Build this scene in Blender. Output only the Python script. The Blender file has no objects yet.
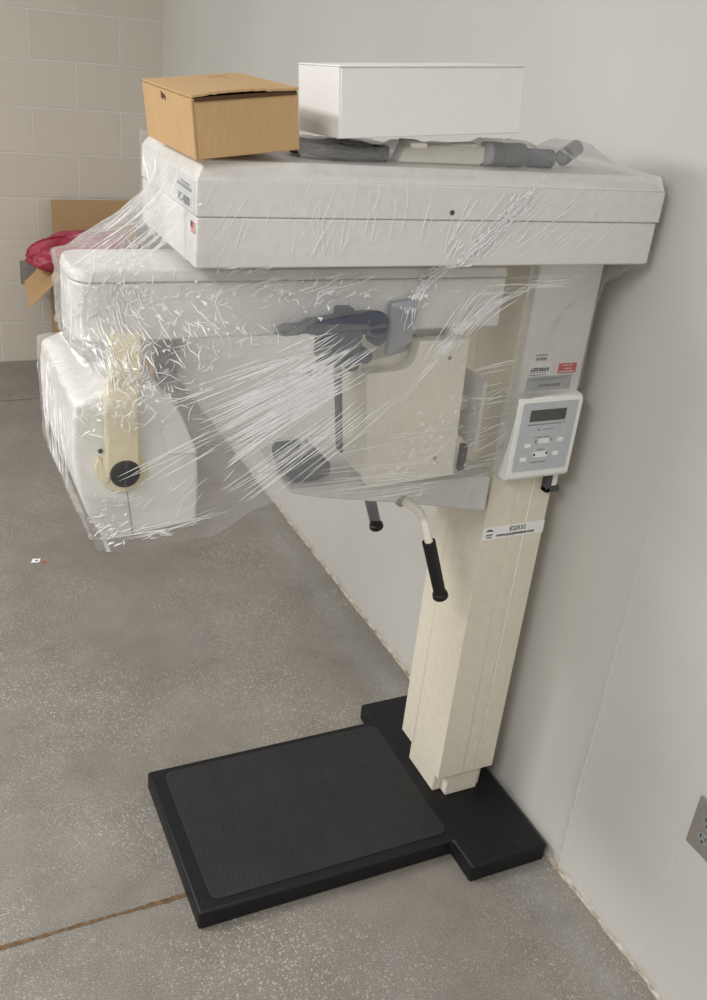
import bpy, bmesh, math, random
import numpy as np
from mathutils import Vector, Matrix, noise
from mathutils.bvhtree import BVHTree
random.seed(7)
PI = math.pi
S = bpy.context.scene
C = S.collection

# ------------------------------------------------------------------ materials
def srgb(r, g, b):
    f = lambda c: (c/255/12.92) if c/255 <= .04045 else ((c/255+.055)/1.055)**2.4
    return (f(r), f(g), f(b), 1)

class NT:
    def __init__(s, name):
        s.m = bpy.data.materials.new(name); s.m.use_nodes = True
        s.t = s.m.node_tree; s.n = s.t.nodes; s.b = s.n['Principled BSDF']; s.out = s.n['Material Output']
    def add(s, typ, **kw):
        n = s.n.new(typ)
        for k, v in kw.items():
            if hasattr(n, k): setattr(n, k, v)
            else: n.inputs[k.replace('_', ' ')].default_value = v
        return n
    def link(s, a, b): s.t.links.new(a, b)
    def math(s, op, a, b=None, clamp=False):
        n = s.n.new('ShaderNodeMath'); n.operation = op; n.use_clamp = clamp
        for i, v in enumerate((a, b)):
            if v is None: continue
            if isinstance(v, (int, float)): n.inputs[i].default_value = v
            else: s.link(v, n.inputs[i])
        return n.outputs[0]
    def ramp(s, fac, stops):
        n = s.n.new('ShaderNodeValToRGB'); e = n.color_ramp.elements
        while len(e) < len(stops): e.new(.5)
        for x, (p, c) in zip(e, stops):
            x.position = p; x.color = c if len(c) == 4 else (*c, 1)
        s.link(fac, n.inputs[0]); return n.outputs[0]
    def noise(s, vec, scale, detail=3, rough=.5, dist=0):
        n = s.n.new('ShaderNodeTexNoise'); n.inputs['Scale'].default_value = scale
        n.inputs['Detail'].default_value = detail; n.inputs['Roughness'].default_value = rough
        n.inputs['Distortion'].default_value = dist
        if vec is not None: s.link(vec, n.inputs['Vector'])
        return n.outputs['Fac']
    def coord(s, which='Object'):
        return s.n.new('ShaderNodeTexCoord').outputs[which]
    def mapping(s, vec, rot=(0,0,0), scale=(1,1,1), loc=(0,0,0)):
        n = s.n.new('ShaderNodeMapping'); n.inputs['Rotation'].default_value = rot
        n.inputs['Scale'].default_value = scale; n.inputs['Location'].default_value = loc
        s.link(vec, n.inputs['Vector']); return n.outputs[0]
    def mix(s, fac, a, b, mode='MIX'):
        n = s.n.new('ShaderNodeMix'); n.data_type = 'RGBA'; n.blend_type = mode
        for i, v in ((0, fac), (6, a), (7, b)):
            if isinstance(v, (int, float)): n.inputs[i].default_value = v
            elif isinstance(v, tuple): n.inputs[i].default_value = v
            else: s.link(v, n.inputs[i])
        return n.outputs[2]
    def bump(s, h, strength=.3, dist=.002, into=None):
        n = s.n.new('ShaderNodeBump'); n.inputs['Strength'].default_value = strength
        n.inputs['Distance'].default_value = dist; s.link(h, n.inputs['Height'])
        if into is not None: s.link(into, n.inputs['Normal'])
        return n.outputs[0]

def plain(name, col, rough=.5, metal=0, spec=.5, grain=.04, gscale=60, bump=0, bscale=400):
    k = NT(name); k.b.inputs['Roughness'].default_value = rough; k.b.inputs['Metallic'].default_value = metal
    k.b.inputs['Specular IOR Level'].default_value = spec
    o = k.coord()
    f = k.noise(o, gscale, 4)
    d = tuple(c*(1-grain) for c in col[:3])+(1,); l = tuple(min(1, c*(1+grain)) for c in col[:3])+(1,)
    k.link(k.ramp(f, [(.3, d), (.7, l)]), k.b.inputs['Base Color'])
    if bump: k.link(k.bump(k.noise(o, bscale, 2), bump, .001), k.b.inputs['Normal'])
    return k.m

M = {}
M['offwhite'] = plain('offwhite_plastic', srgb(228,226,221), .45, bump=.06, bscale=900)
M['cream'] = plain('cream_enamel', srgb(222,215,197), .42, bump=.08, bscale=700)
M['panel_cream'] = plain('pale_cream_plastic', srgb(238,233,220), .45)
M['yellowed'] = plain('yellowed_cream_plastic', srgb(226,216,184), .45)
M['lightgrey'] = plain('light_grey_plastic', srgb(214,214,212), .4)
M['white'] = plain('white_plastic', srgb(232,231,227), .4)
M['membrane'] = plain('grey_keypad_membrane', srgb(186,190,192), .35)
M['bluegrey'] = plain('blue_grey_rubber', srgb(74,78,90), .5, grain=.15)
M['black'] = plain('black_powder_coat', srgb(22,22,25), .5, spec=.3, grain=.1, bump=.15, bscale=600)
M['rubber'] = plain('black_rubber_grip', srgb(17,17,18), .55, grain=.1)
M['darkgrey'] = plain('dark_grey_plastic', srgb(70,70,72), .45)
M['midgrey'] = plain('mid_grey_plastic', srgb(138,140,142), .42)
M['duskgrey'] = plain('pale_blue_grey_plastic', srgb(158,160,166), .5)
M['steel'] = plain('brushed_steel', srgb(158,153,144), .42, metal=.45)
M['groove'] = plain('shadow_gap_plastic', srgb(150,147,140), .6)
M['ink'] = plain('black_ink', srgb(40,40,42), .6)
M['greyink'] = plain('grey_ink', srgb(120,122,126), .6)
M['paper'] = plain('white_label_paper', srgb(236,236,234), .5, grain=.02)
M['greylabel'] = plain('silver_grey_label', srgb(176,178,178), .45)
M['redlabel'] = plain('red_label', srgb(205,62,58), .5)
M['blueink'] = plain('navy_ink', srgb(52,56,98), .6)
M['lcd'] = plain('dark_display_window', srgb(82,82,80), .25, grain=.12, gscale=40)
M['whitecard'] = plain('white_cardboard', srgb(234,233,231), .55, grain=.015, bump=.05, bscale=200)
M['brownhole'] = plain('painted_gap_shade', srgb(78,52,28), .8)  # dark brown painted as the shade in the lid gap and finger slot

def cardboard(name, col):
    k = NT(name); o = k.coord()
    fib = k.noise(k.mapping(o, scale=(1, 1, .12)), 220, 3)
    big = k.noise(o, 9, 3)
    c1 = k.ramp(k.math('ADD', k.math('MULTIPLY', fib, .5), k.math('MULTIPLY', big, .5)),
                [(.3, tuple(c*.9 for c in col[:3])), (.7, tuple(min(1, c*1.07) for c in col[:3]))])
    k.link(c1, k.b.inputs['Base Color']); k.b.inputs['Roughness'].default_value = .62
    k.b.inputs['Specular IOR Level'].default_value = .3
    k.link(k.bump(fib, .12, .001), k.b.inputs['Normal']); return k.m
M['kraft'] = cardboard('kraft_cardboard', srgb(190,156,112))
M['kraft_dull'] = cardboard('dull_kraft_cardboard', srgb(170,140,102))

# block wall
def wall_back_mat():
    k = NT('painted_concrete_block'); o = k.coord()
    v = k.mapping(o, rot=(PI/2, 0, 0))           # x,z -> x,y
    sep = k.n.new('ShaderNodeSeparateXYZ'); k.link(o, sep.inputs[0])
    com = k.n.new('ShaderNodeCombineXYZ')
    k.link(k.math('SUBTRACT', sep.outputs[0], .665-.4064*6), com.inputs[0]); k.link(sep.outputs[2], com.inputs[1])
    b = k.n.new('ShaderNodeTexBrick'); b.offset = .5; b.offset_frequency = 2
    k.link(com.outputs[0], b.inputs['Vector'])
    for n_, val in (('Scale', 1), ('Mortar Size', .0035), ('Mortar Smooth', .35), ('Bias', 0), ('Brick Width', .4064), ('Row Height', .2032)):
        b.inputs[n_].default_value = val
    b.inputs['Color1'].default_value = srgb(205,198,186); b.inputs['Color2'].default_value = srgb(200,193,181)
    b.inputs['Mortar'].default_value = srgb(216,210,200)
    spots = k.noise(o, 5, 4)
    k.link(k.mix(k.math('MULTIPLY', spots, .12), b.outputs['Color'], srgb(180,172,160)), k.b.inputs['Base Color'])
    h = k.math('SUBTRACT', k.math('MULTIPLY', k.noise(o, 160, 4, .7), .25), b.outputs['Fac'])
    k.link(k.bump(h, .55, .004), k.b.inputs['Normal']); k.b.inputs['Roughness'].default_value = .6
    return k.m
M['block'] = wall_back_mat()

def wall_right_mat():
    k = NT('painted_smooth_wall'); o = k.coord()
    sep = k.n.new('ShaderNodeSeparateXYZ'); k.link(o, sep.inputs[0])
    y, z = sep.outputs[1], sep.outputs[2]
    wob = k.math('MULTIPLY', k.math('SUBTRACT', k.noise(k.mapping(o, scale=(1, .2, 1)), 14, 2), .5), .012)
    d = k.math('ABSOLUTE', k.math('SUBTRACT', k.math('ADD', y, wob), 1.207))
    band = k.math('SUBTRACT', 1, k.math('DIVIDE', d, .022), True)
    core = k.math('SUBTRACT', 1, k.math('DIVIDE', d, .006), True)
    fade = k.math('SUBTRACT', 1, k.math('MULTIPLY', z, .95), True)
    rough = k.noise(k.mapping(o, scale=(1, 2.2, 1)), 75, 5, .75)
    low = k.noise(o, 2.2, 3)
    base = k.ramp(low, [(.3, srgb(202,200,194)), (.7, srgb(208,206,200))])
    chips = k.ramp(k.math('MULTIPLY', k.noise(o, 60, 5, .8), band), [(.42, (0, 0, 0)), (.52, (1, 1, 1))])
    base = k.mix(k.math('MULTIPLY', k.math('MULTIPLY', chips, fade), .8), base, srgb(226,222,212))
    sl = k.math('MULTIPLY', k.math('MULTIPLY', core, fade), .22)
    base = k.mix(sl, base, srgb(232,229,222))
    # scuffs low down on the wall
    zz = k.math('SUBTRACT', 1, k.math('DIVIDE', z, .09), True)
    dirt = k.ramp(k.math('MULTIPLY', zz, k.noise(k.mapping(o, scale=(1, .5, 1.6)), 38, 5, .7)), [(.34, (0, 0, 0)), (.6, (1, 1, 1))])
    base = k.mix(k.math('MULTIPLY', dirt, .5), base, srgb(160,142,116))
    # second, fainter joint and small scratches
    d2 = k.math('SUBTRACT', 1, k.math('DIVIDE', k.math('ABSOLUTE', k.math('SUBTRACT', y, 3.72)), .006), True)
    base = k.mix(k.math('MULTIPLY', d2, .35), base, srgb(180,176,168))
    scr = k.noise(k.mapping(o, rot=(.5, 0, 0), scale=(1, 9, .9)), 16, 4, .7)
    near = k.math('SUBTRACT', 1, k.math('DIVIDE', k.math('ABSOLUTE', k.math('SUBTRACT', y, .93)), .16), True)
    scm = k.ramp(k.math('MULTIPLY', scr, near), [(.52, (0, 0, 0)), (.62, (1, 1, 1))])
    base = k.mix(k.math('MULTIPLY', scm, .3), base, srgb(222,220,212))
    k.link(base, k.b.inputs['Base Color']); k.b.inputs['Roughness'].default_value = .5
    k.b.inputs['Specular IOR Level'].default_value = .35
    hh = k.math('ADD', k.math('MULTIPLY', rough, k.math('MULTIPLY', band, fade)), k.math('MULTIPLY', core, k.math('MULTIPLY', fade, .5)))
    n1 = k.bump(k.noise(o, 120, 4, .6), .06, .002)
    k.link(k.bump(hh, .7, .005, n1), k.b.inputs['Normal']); return k.m
M['wall'] = wall_right_mat()

def floor_mat():
    k = NT('polished_concrete'); o = k.coord()
    big = k.noise(o, 1.7, 5, .6, .3); mid = k.noise(o, 9, 5, .65)
    f = k.math('ADD', k.math('MULTIPLY', big, .6), k.math('MULTIPLY', mid, .4))
    base = k.ramp(f, [(.34, srgb(86,82,76)), (.48, srgb(106,101,94)), (.64, srgb(124,118,110))])
    tint = k.ramp(k.noise(k.mapping(o, loc=(3, 1, 0)), 3.1, 4, .6), [(.55, (0, 0, 0)), (.75, (1, 1, 1))])
    base = k.mix(k.math('MULTIPLY', tint, .35), base, srgb(122,121,120))
    v = k.n.new('ShaderNodeTexVoronoi'); v.inputs['Scale'].default_value = 250; k.link(o, v.inputs['Vector'])
    ag = k.ramp(v.outputs['Color'], [(.0, (0, 0, 0)), (.60, (0, 0, 0)), (.85, (1, 1, 1))])
    near = k.math('SUBTRACT', 1, k.math('MULTIPLY', v.outputs['Distance'], 1.5), True)
    agm = k.math('MULTIPLY', ag, near)
    patch = k.ramp(k.noise(o, 2.6, 3), [(.38, (.1, .1, .1)), (.62, (1, 1, 1))])
    base = k.mix(k.math('MULTIPLY', k.math('MULTIPLY', agm, patch), 1.5, True), base, srgb(200,192,178))
    v2 = k.n.new('ShaderNodeTexVoronoi'); v2.inputs['Scale'].default_value = 190; k.link(k.mapping(o, loc=(.3, .7, 0)), v2.inputs['Vector'])
    dk = k.ramp(v2.outputs['Color'], [(.0, (0, 0, 0)), (.66, (0, 0, 0)), (.9, (1, 1, 1))])
    dkm = k.math('MULTIPLY', dk, k.math('SUBTRACT', 1, k.math('MULTIPLY', v2.outputs['Distance'], 2.2), True))
    base = k.mix(k.math('MULTIPLY', dkm, 1.2, True), base, srgb(70,65,60))
    fine = k.noise(o, 420, 3, .7)
    base = k.mix(k.math('MULTIPLY', k.math('SUBTRACT', fine, .40, True), 1.8, True), base, srgb(190,184,174))
    # pale bluish dust band along the wall
    sep = k.n.new('ShaderNodeSeparateXYZ'); k.link(o, sep.inputs[0])
    wb = k.math('SUBTRACT', 1, k.math('DIVIDE', k.math('ABSOLUTE', k.math('SUBTRACT', sep.outputs[0], 1.19)), .09), True)
    base = k.mix(k.math('MULTIPLY', k.math('MULTIPLY', wb, mid), .42), base, srgb(172,172,170))
    k.link(base, k.b.inputs['Base Color'])
    k.link(k.ramp(mid, [(.3, (.34,)*3), (.7, (.52,)*3)]), k.b.inputs['Roughness'])
    k.b.inputs['Specular IOR Level'].default_value = .4
    k.link(k.bump(k.math('ADD', fine, mid), .08, .002), k.b.inputs['Normal']); return k.m
M['floor'] = floor_mat()

def rough_strip_mat(name, a, b_):
    k = NT(name); o = k.coord()
    n = k.noise(k.mapping(o, scale=(1, .5, 1)), 55, 5, .75)
    k.link(k.ramp(n, [(.35, a), (.62, b_)]), k.b.inputs['Base Color']); k.b.inputs['Roughness'].default_value = .85
    k.link(k.bump(k.noise(o, 160, 4, .7), .5, .003), k.b.inputs['Normal']); return k.m
M['joint_dirt'] = rough_strip_mat('dirty_wall_joint', srgb(138,122,100), srgb(200,195,185))
M['crack'] = rough_strip_mat('brown_joint_filler', srgb(74,56,38), srgb(122,98,70))
M['sawcut'] = rough_strip_mat('dark_saw_cut', srgb(84,78,70), srgb(108,100,92))

def tread_mat():
    k = NT('ribbed_black_tread'); o = k.coord()
    w = k.n.new('ShaderNodeTexWave'); w.wave_type = 'BANDS'; w.bands_direction = 'X'; w.inputs['Scale'].default_value = 62
    w.inputs['Distortion'].default_value = .4; k.link(k.mapping(o, rot=(0, 0, .35)), w.inputs['Vector'])
    dust = k.noise(o, 30, 5, .75); big = k.noise(o, 6, 3)
    c = k.ramp(k.math('MULTIPLY', k.math('ADD', dust, big), .5), [(.36, srgb(23,23,24)), (.6, srgb(34,34,35))])
    spk = k.ramp(k.noise(o, 260, 4, .8), [(.6, (0, 0, 0)), (.72, (1, 1, 1))])
    c = k.mix(k.math('MULTIPLY', spk, .3), c, srgb(96,94,90))
    k.link(c, k.b.inputs['Base Color']); k.b.inputs['Roughness'].default_value = .6
    k.link(k.bump(w.outputs['Fac'], .4, .0015), k.b.inputs['Normal']); return k.m
M['tread'] = tread_mat()

def bag_mat():
    k = NT('translucent_red_film'); o = k.coord()
    n = k.noise(o, 12, 4, .6, .8)
    k.link(k.ramp(n, [(.35, srgb(158,44,68)), (.65, srgb(202,86,110))]), k.b.inputs['Base Color'])
    k.b.inputs['Roughness'].default_value = .32
    k.link(k.bump(k.noise(o, 22, 3, .6, 1.5), .6, .012), k.b.inputs['Normal'])
    tr = k.add('ShaderNodeBsdfTransparent'); tr.inputs[0].default_value = srgb(226,110,132)
    mx = k.add('ShaderNodeMixShader'); mx.inputs[0].default_value = .8
    k.link(tr.outputs[0], mx.inputs[1]); k.link(k.b.outputs[0], mx.inputs[2]); k.link(mx.outputs[0], k.out.inputs[0]); return k.m
M['bag'] = bag_mat()

# clear stretch film: see-through, glossy, slightly milky where it gathers
def film_mat(name, haze, streak, rough=.12):
    k = NT(name); uv = k.n.new('ShaderNodeUVMap'); uv.uv_map = 'UVMap'; uvo = uv.outputs[0]
    o = k.coord()
    at = k.n.new('ShaderNodeAttribute'); at.attribute_name = 'zone'
    sp = k.n.new('ShaderNodeSeparateColor'); k.link(at.outputs['Color'], sp.inputs[0])
    crump, steep, side = sp.outputs[0], sp.outputs[1], sp.outputs[2]
    def lines(rot, sc, across=26):
        return k.noise(k.mapping(k.mapping(uvo, rot=(0, 0, rot)), scale=(1.1, across, 1)), sc, 3, .55, .2)
    a = lines(math.radians(-19), 6.5); b = lines(math.radians(-50), 6.5); c = lines(math.radians(-86), 6.5)
    cr = k.noise(o, 42, 3, .6, 2.2)
    h = k.mix(steep, a, b); h = k.mix(side, h, c); h = k.mix(k.math('MULTIPLY', crump, .8), h, cr); h = k.math('MULTIPLY', h, k.math('ADD', 1, k.math('MULTIPLY', crump, 1.6)))
    bmp = k.bump(h, .55, .006)
    gl = k.add('ShaderNodeBsdfGlossy'); gl.inputs['Roughness'].default_value = rough; gl.inputs['Color'].default_value = (1, 1, 1, 1)
    k.link(bmp, gl.inputs['Normal'])
    tr = k.add('ShaderNodeBsdfTransparent'); tr.inputs[0].default_value = (.985, .985, .985, 1)
    df = k.add('ShaderNodeBsdfDiffuse'); df.inputs[0].default_value = (.95, .95, .95, 1); k.link(bmp, df.inputs['Normal'])
    tl = k.add('ShaderNodeBsdfTranslucent'); tl.inputs[0].default_value = (.95, .95, .95, 1)
    dd = k.add('ShaderNodeMixShader'); dd.inputs[0].default_value = .5; k.link(df.outputs[0], dd.inputs[1]); k.link(tl.outputs[0], dd.inputs[2])
    st = k.ramp(h, [(.56, (0, 0, 0)), (.74, (1, 1, 1))])
    hz = k.math('ADD', at.outputs['Alpha'], k.math('MULTIPLY', st, k.math('MULTIPLY', streak, k.math('ADD', .25, k.math('MULTIPLY', at.outputs['Alpha'], 9), True))), True)
    hz = k.math('ADD', hz, k.math('MULTIPLY', crump, .06), True)
    m1 = k.add('ShaderNodeMixShader'); k.link(hz, m1.inputs[0]); k.link(tr.outputs[0], m1.inputs[1]); k.link(dd.outputs[0], m1.inputs[2])
    fr = k.add('ShaderNodeFresnel'); fr.inputs['IOR'].default_value = 1.5; k.link(bmp, fr.inputs['Normal'])
    fac = k.math('MULTIPLY', k.math('MULTIPLY', fr.outputs[0], .55, True), k.math('ADD', k.math('ADD', .3, k.math('MULTIPLY', at.outputs['Alpha'], 7), True), crump, True))
    m2 = k.add('ShaderNodeMixShader'); k.link(fac, m2.inputs[0]); k.link(m1.outputs[0], m2.inputs[1]); k.link(gl.outputs[0], m2.inputs[2])
    k.link(m2.outputs[0], k.out.inputs[0]); return k.m
M['film'] = film_mat('clear_stretch_film', .05, .11)
def pleat_glint_mat():  # whitened film for the folds, with highlights put into the colour
    k = NT('white_fold_and_glint_film')
    k.b.inputs['Base Color'].default_value = (.95, .95, .95, 1); k.b.inputs['Roughness'].default_value = .15
    tr = k.add('ShaderNodeBsdfTransparent')
    mx = k.add('ShaderNodeMixShader')
    f = k.noise(k.coord(), 30, 3)
    k.link(k.ramp(f, [(.3, (.3,)*3), (.7, (.85,)*3)]), mx.inputs[0])
    k.link(tr.outputs[0], mx.inputs[1]); k.link(k.b.outputs[0], mx.inputs[2]); k.link(mx.outputs[0], k.out.inputs[0]); return k.m
M['pleat_glint'] = pleat_glint_mat()

# ------------------------------------------------------------------ mesh helpers
class MB:
    def __init__(s): s.b = bmesh.new()
    def box(s, x0, x1, y0, y1, z0, z1, mat=None):
        v = [s.b.verts.new((x, y, z)) for z in (z0, z1) for y in (y0, y1) for x in (x0, x1)]
        if mat is not None:
            for w in v: w.co = mat @ w.co
        for f in ((0,2,3,1), (4,5,7,6), (0,1,5,4), (2,6,7,3), (0,4,6,2), (1,3,7,5)): s.b.faces.new([v[i] for i in f])
        return s
    def prism(s, pts, axis, a, b, mat=None, top_inset=None):
        """closed outline (2-D) pushed from a to b along an axis: 'z' (x,y) outline, 'y' (x,z), 'x' (y,z)"""
        def P(p, t):
            q = {'z': (p[0], p[1], t), 'y': (p[0], t, p[1]), 'x': (t, p[0], p[1])}[axis]
            q = Vector(q); return mat @ q if mat is not None else q
        lo = [s.b.verts.new(P(p, a)) for p in pts]; hi = [s.b.verts.new(P(p, b)) for p in (top_inset or pts)]
        n = len(pts)
        s.b.faces.new(lo[::-1]); s.b.faces.new(hi)
        for i in range(n): s.b.faces.new((lo[i], lo[(i+1) % n], hi[(i+1) % n], hi[i]))
        return s
    def tube(s, path, r, seg=16, cap=True):
        path = [Vector(p) for p in path]; rs = r if isinstance(r, (list, tuple)) else [r]*len(path)
        up = Vector((.13, .27, .95)); rings = []
        for i, p in enumerate(path):
            t = (path[min(i+1, len(path)-1)]-path[max(i-1, 0)]).normalized()
            if i == 0:
                u = t.cross(up); u = u.normalized() if u.length > .1 else t.orthogonal().normalized()
            else: u = (u - t*u.dot(t)).normalized()
            w = t.cross(u)
            rings.append([s.b.verts.new(p+rs[i]*(math.cos(a)*u+math.sin(a)*w)) for a in (2*PI*k/seg for k in range(seg))])
        for A, B in zip(rings, rings[1:]):
            for k in range(seg): s.b.faces.new((A[k], A[(k+1) % seg], B[(k+1) % seg], B[k]))
        if cap: s.b.faces.new(rings[0][::-1]); s.b.faces.new(rings[-1])
        return s
    def lathe(s, p, d, prof, seg=28):
        """prof: (distance along d, radius)"""
        d = Vector(d).normalized(); p = Vector(p)
        u = d.orthogonal().normalized(); w = d.cross(u); rings = []
        for t, r in prof:
            rings.append([s.b.verts.new(p+d*t+r*(math.cos(a)*u+math.sin(a)*w)) for a in (2*PI*k/seg for k in range(seg))])
        for A, B in zip(rings, rings[1:]):
            for k in range(seg): s.b.faces.new((A[k], A[(k+1) % seg], B[(k+1) % seg], B[k]))
        s.b.faces.new(rings[0][::-1]); s.b.faces.new(rings[-1]); return s
    def build(s, name, mat, parent=None, bevel=0, seg=2, smooth=True, limit=32):
        bmesh.ops.recalc_face_normals(s.b, faces=s.b.faces)
        me = bpy.data.meshes.new(name); s.b.to_mesh(me); s.b.free()
        return link(name, me, mat, parent, bevel, seg, smooth, limit)

def link(name, me, mat, parent=None, bevel=0, seg=2, smooth=True, limit=32):
    o = bpy.data.objects.new(name, me); C.objects.link(o)
    me.materials.append(M[mat] if isinstance(mat, str) else mat)
    if parent is not None:
        o.parent = parent; o.matrix_parent_inverse = parent_world(parent).inverted()
    if smooth:
        try: me.shade_smooth()
        except Exception: pass
        me.set_sharp_from_angle(angle=math.radians(limit))
    if bevel:
        m = o.modifiers.new('bevel', 'BEVEL'); m.width = bevel; m.segments = seg; m.limit_method = 'ANGLE'
        m.angle_limit = math.radians(30); m.harden_normals = False
    return o
def parent_world(o):
    m = o.matrix_basis.copy()
    return m if o.parent is None else parent_world(o.parent) @ o.matrix_parent_inverse @ m

def empty(name, loc):
    o = bpy.data.objects.new(name, None); C.objects.link(o); o.location = loc; o.empty_display_size = .1; return o
def tag(o, label, cat, group=None, kind=None):
    o['label'] = label; o['category'] = cat
    if group: o['group'] = group
    if kind: o['kind'] = kind
    return o
def struct(o, label=None, cat=None):
    o['kind'] = 'structure'
    if label: o['label'] = label; o['category'] = cat
    return o

def rrect(x0, x1, y0, y1, r, n=5):
    out = []
    for cx, cy, a in ((x1-r, y1-r, 0), (x0+r, y1-r, PI/2), (x0+r, y0+r, PI), (x1-r, y0+r, 3*PI/2)):
        for i in range(n+1):
            t = a+PI/2*i/n; out.append((cx+r*math.cos(t), cy+r*math.sin(t)))
    return out

def text(name, body, size, origin, right, up, mat, parent, depth=.0006, align='LEFT', bold=0, sx=1):
    cu = bpy.data.curves.new(name, 'FONT'); cu.body = body; cu.size = size; cu.extrude = depth/2; cu.align_x = align
    cu.offset = bold; cu.resolution_u = 3
    t = bpy.data.objects.new(name+'_source', cu)
    C.objects.link(t); bpy.context.view_layer.update()
    me = bpy.data.meshes.new_from_object(t.evaluated_get(bpy.context.evaluated_depsgraph_get()))
    bpy.data.objects.remove(t); bpy.data.curves.remove(cu)
    R = Vector(right).normalized(); U = Vector(up).normalized(); N = R.cross(U)
    mt = Matrix((( R.x*sx, U.x, N.x, origin[0]), (R.y*sx, U.y, N.y, origin[1]), (R.z*sx, U.z, N.z, origin[2]), (0, 0, 0, 1)))
    me.transform(mt); me.materials.clear()
    return link(name, me, mat, parent, smooth=False)

# ------------------------------------------------------------------ camera (solved from the block courses and wall lines)
cam = bpy.data.cameras.new('camera'); co = bpy.data.objects.new('camera', cam); C.objects.link(co)
fw = Vector((.41114385, .79253866, -.45038118)); rt = Vector((.90505317, -.41387627, .09790397)); up = Vector((.1088094, .44787153, .88745231))
co.matrix_world = Matrix(((rt.x, up.x, -fw.x, 0), (rt.y, up.y, -fw.y, 0), (rt.z, up.z, -fw.z, 1.7418), (0, 0, 0, 1)))
cam.sensor_fit = 'HORIZONTAL'; cam.sensor_width = 36; cam.lens = 956.695*36/707; cam.clip_start = .05
S.camera = co

# ------------------------------------------------------------------ setting
XW, YB = 1.274, 4.911
struct(MB().box(-3.2, XW+.12, -1.5, YB+.12, -.1, 0).build('floor', 'floor', smooth=False))
struct(MB().box(XW, XW+.12, -1.5, YB+.12, 0, 3.0).build('wall_right', 'wall', smooth=False))
struct(MB().box(-3.2, XW, YB, YB+.12, 0, 3.0).build('wall_back', 'block', smooth=False))
def strip(name, mat, pts_l, pts_r, h):
    b = MB(); n = len(pts_l); rows = []
    for a, c in zip(pts_l, pts_r):
        rows.append([b.b.verts.new((a[0], a[1], -.004)), b.b.verts.new((a[0], a[1], h)), b.b.verts.new((c[0], c[1], h)), b.b.verts.new((c[0], c[1], -.004))])
    for A, B in zip(rows, rows[1:]):
        for k in range(3): b.b.faces.new((A[k], A[k+1], B[k+1], B[k]))
    return struct(b.build(name, mat, smooth=False))
# brown filled joint across the floor under the machine, and the finer saw cut near the far wall
xs = [-3.1+i*.012 for i in range(int((XW+3.08)/.012))]
wv = lambda x, s, a: a*noise.noise(Vector((x*s, s, 3.1)))
strip('trim_1', 'crack', [(x, 1.4205-.005+wv(x, 9, .004)+wv(x, 60, .003)) for x in xs], [(x, 1.4205+.004+wv(x, 8.3, .003)+wv(x, 55, .003)) for x in xs], .0008)
strip('trim_2', 'sawcut', [(x, 4.372+wv(x, 30, .002)) for x in xs], [(x, 4.379+wv(x, 31, .002)) for x in xs], .0006)
# rough leftover of adhesive and dirt where the base of the right wall meets the floor
def wall_joint():
    b = bmesh.new(); ny, nk = 900, 7; grid = []
    for i in range(ny+1):
        y = -1.4+(YB+1.4)*i/ny; row = []
        wdt = .010+.006*noise.noise(Vector((y*7, 0, 2)))+.004*noise.noise(Vector((y*32, 4, 2)))
        hgt = .007+.004*noise.noise(Vector((y*11, 8, 2)))+.003*noise.noise(Vector((y*45, 1, 2)))
        for k in range(nk):
            t = k/(nk-1)
            x = XW+.002-max(.004, wdt)*(1-t)**.8; z = max(.003, hgt)*t**1.5+.002*noise.noise(Vector((y*60, t*4, 9)))
            row.append(b.verts.new((x, y, max(z, -.002 if t < .1 else .0005))))
        grid.append(row)
    for A, B in zip(grid, grid[1:]):
        for k in range(nk-1): b.faces.new((A[k], A[k+1], B[k+1], B[k]))
    me = bpy.data.meshes.new('trim_3'); b.to_mesh(me); b.free()
    return struct(link('trim_3', me, 'joint_dirt', limit=80))
wall_joint()

# ------------------------------------------------------------------ wall outlets
def outlet(label, origin, right, normal):
    R = Vector(right); N = Vector(normal); U = Vector((0, 0, 1)); o = Vector(origin)
    e = empty('wall_outlet', o); tag(e, label, 'outlet', 'steel wall outlets')
    mt = Matrix(((R.x, N.x, U.x, o.x), (R.y, N.y, U.y, o.y), (R.z, N.z, U.z, o.z), (0, 0, 0, 1)))
    mp = lambda: MB()
    b = mp(); b.prism(rrect(-.036, .036, -.058, .058, .004), 'y', 0, .005, mt); b.build('cover_plate', 'steel', e, bevel=.0015)
    for dz in (-.0195, .0195):
        pts = [(.0165*math.cos(a)*(1 if abs(math.cos(a)) < .8 else .97), dz+.0135*math.sin(a)) for a in (2*PI*i/24 for i in range(24))]
        f = mp().prism(pts, 'y', .004, .0075, mt).build('receptacle', 'midgrey', e, bevel=.0006)
        s = mp()
        s.box(-.0075, -.0055, .007, .0082, dz+.000, dz+.008, mt); s.box(.0055, .0075, .007, .0082, dz+.001, dz+.007, mt)
        s.prism([(.0026*math.cos(a), dz-.0065+.0026*math.sin(a)) for a in (2*PI*i/12 for i in range(12))], 'y', .007, .0082, mt)
        s.build('socket_slots', 'ink', f, smooth=False)
    sc = mp().lathe(o+N*.004, N, [(0, .0035), (.002, .0035), (.003, .002)], 12); sc.build('screw', 'steel', e)
    return e
outlet('steel duplex outlet low on smooth right wall, cut by the photo edge', (XW, .870, .447), (0, -1, 0), (-1, 0, 0))
outlet('small steel duplex outlet on block wall beside open carton', (.608, YB, .457), (1, 0, 0), (0, -1, 0))

# ------------------------------------------------------------------ the X-ray machine
X = empty('dental_xray_machine', (1.1, 1.54, 0))
tag(X, 'cream panoramic dental x-ray machine on black base, wrapped in clear film', 'x-ray machine')

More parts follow.
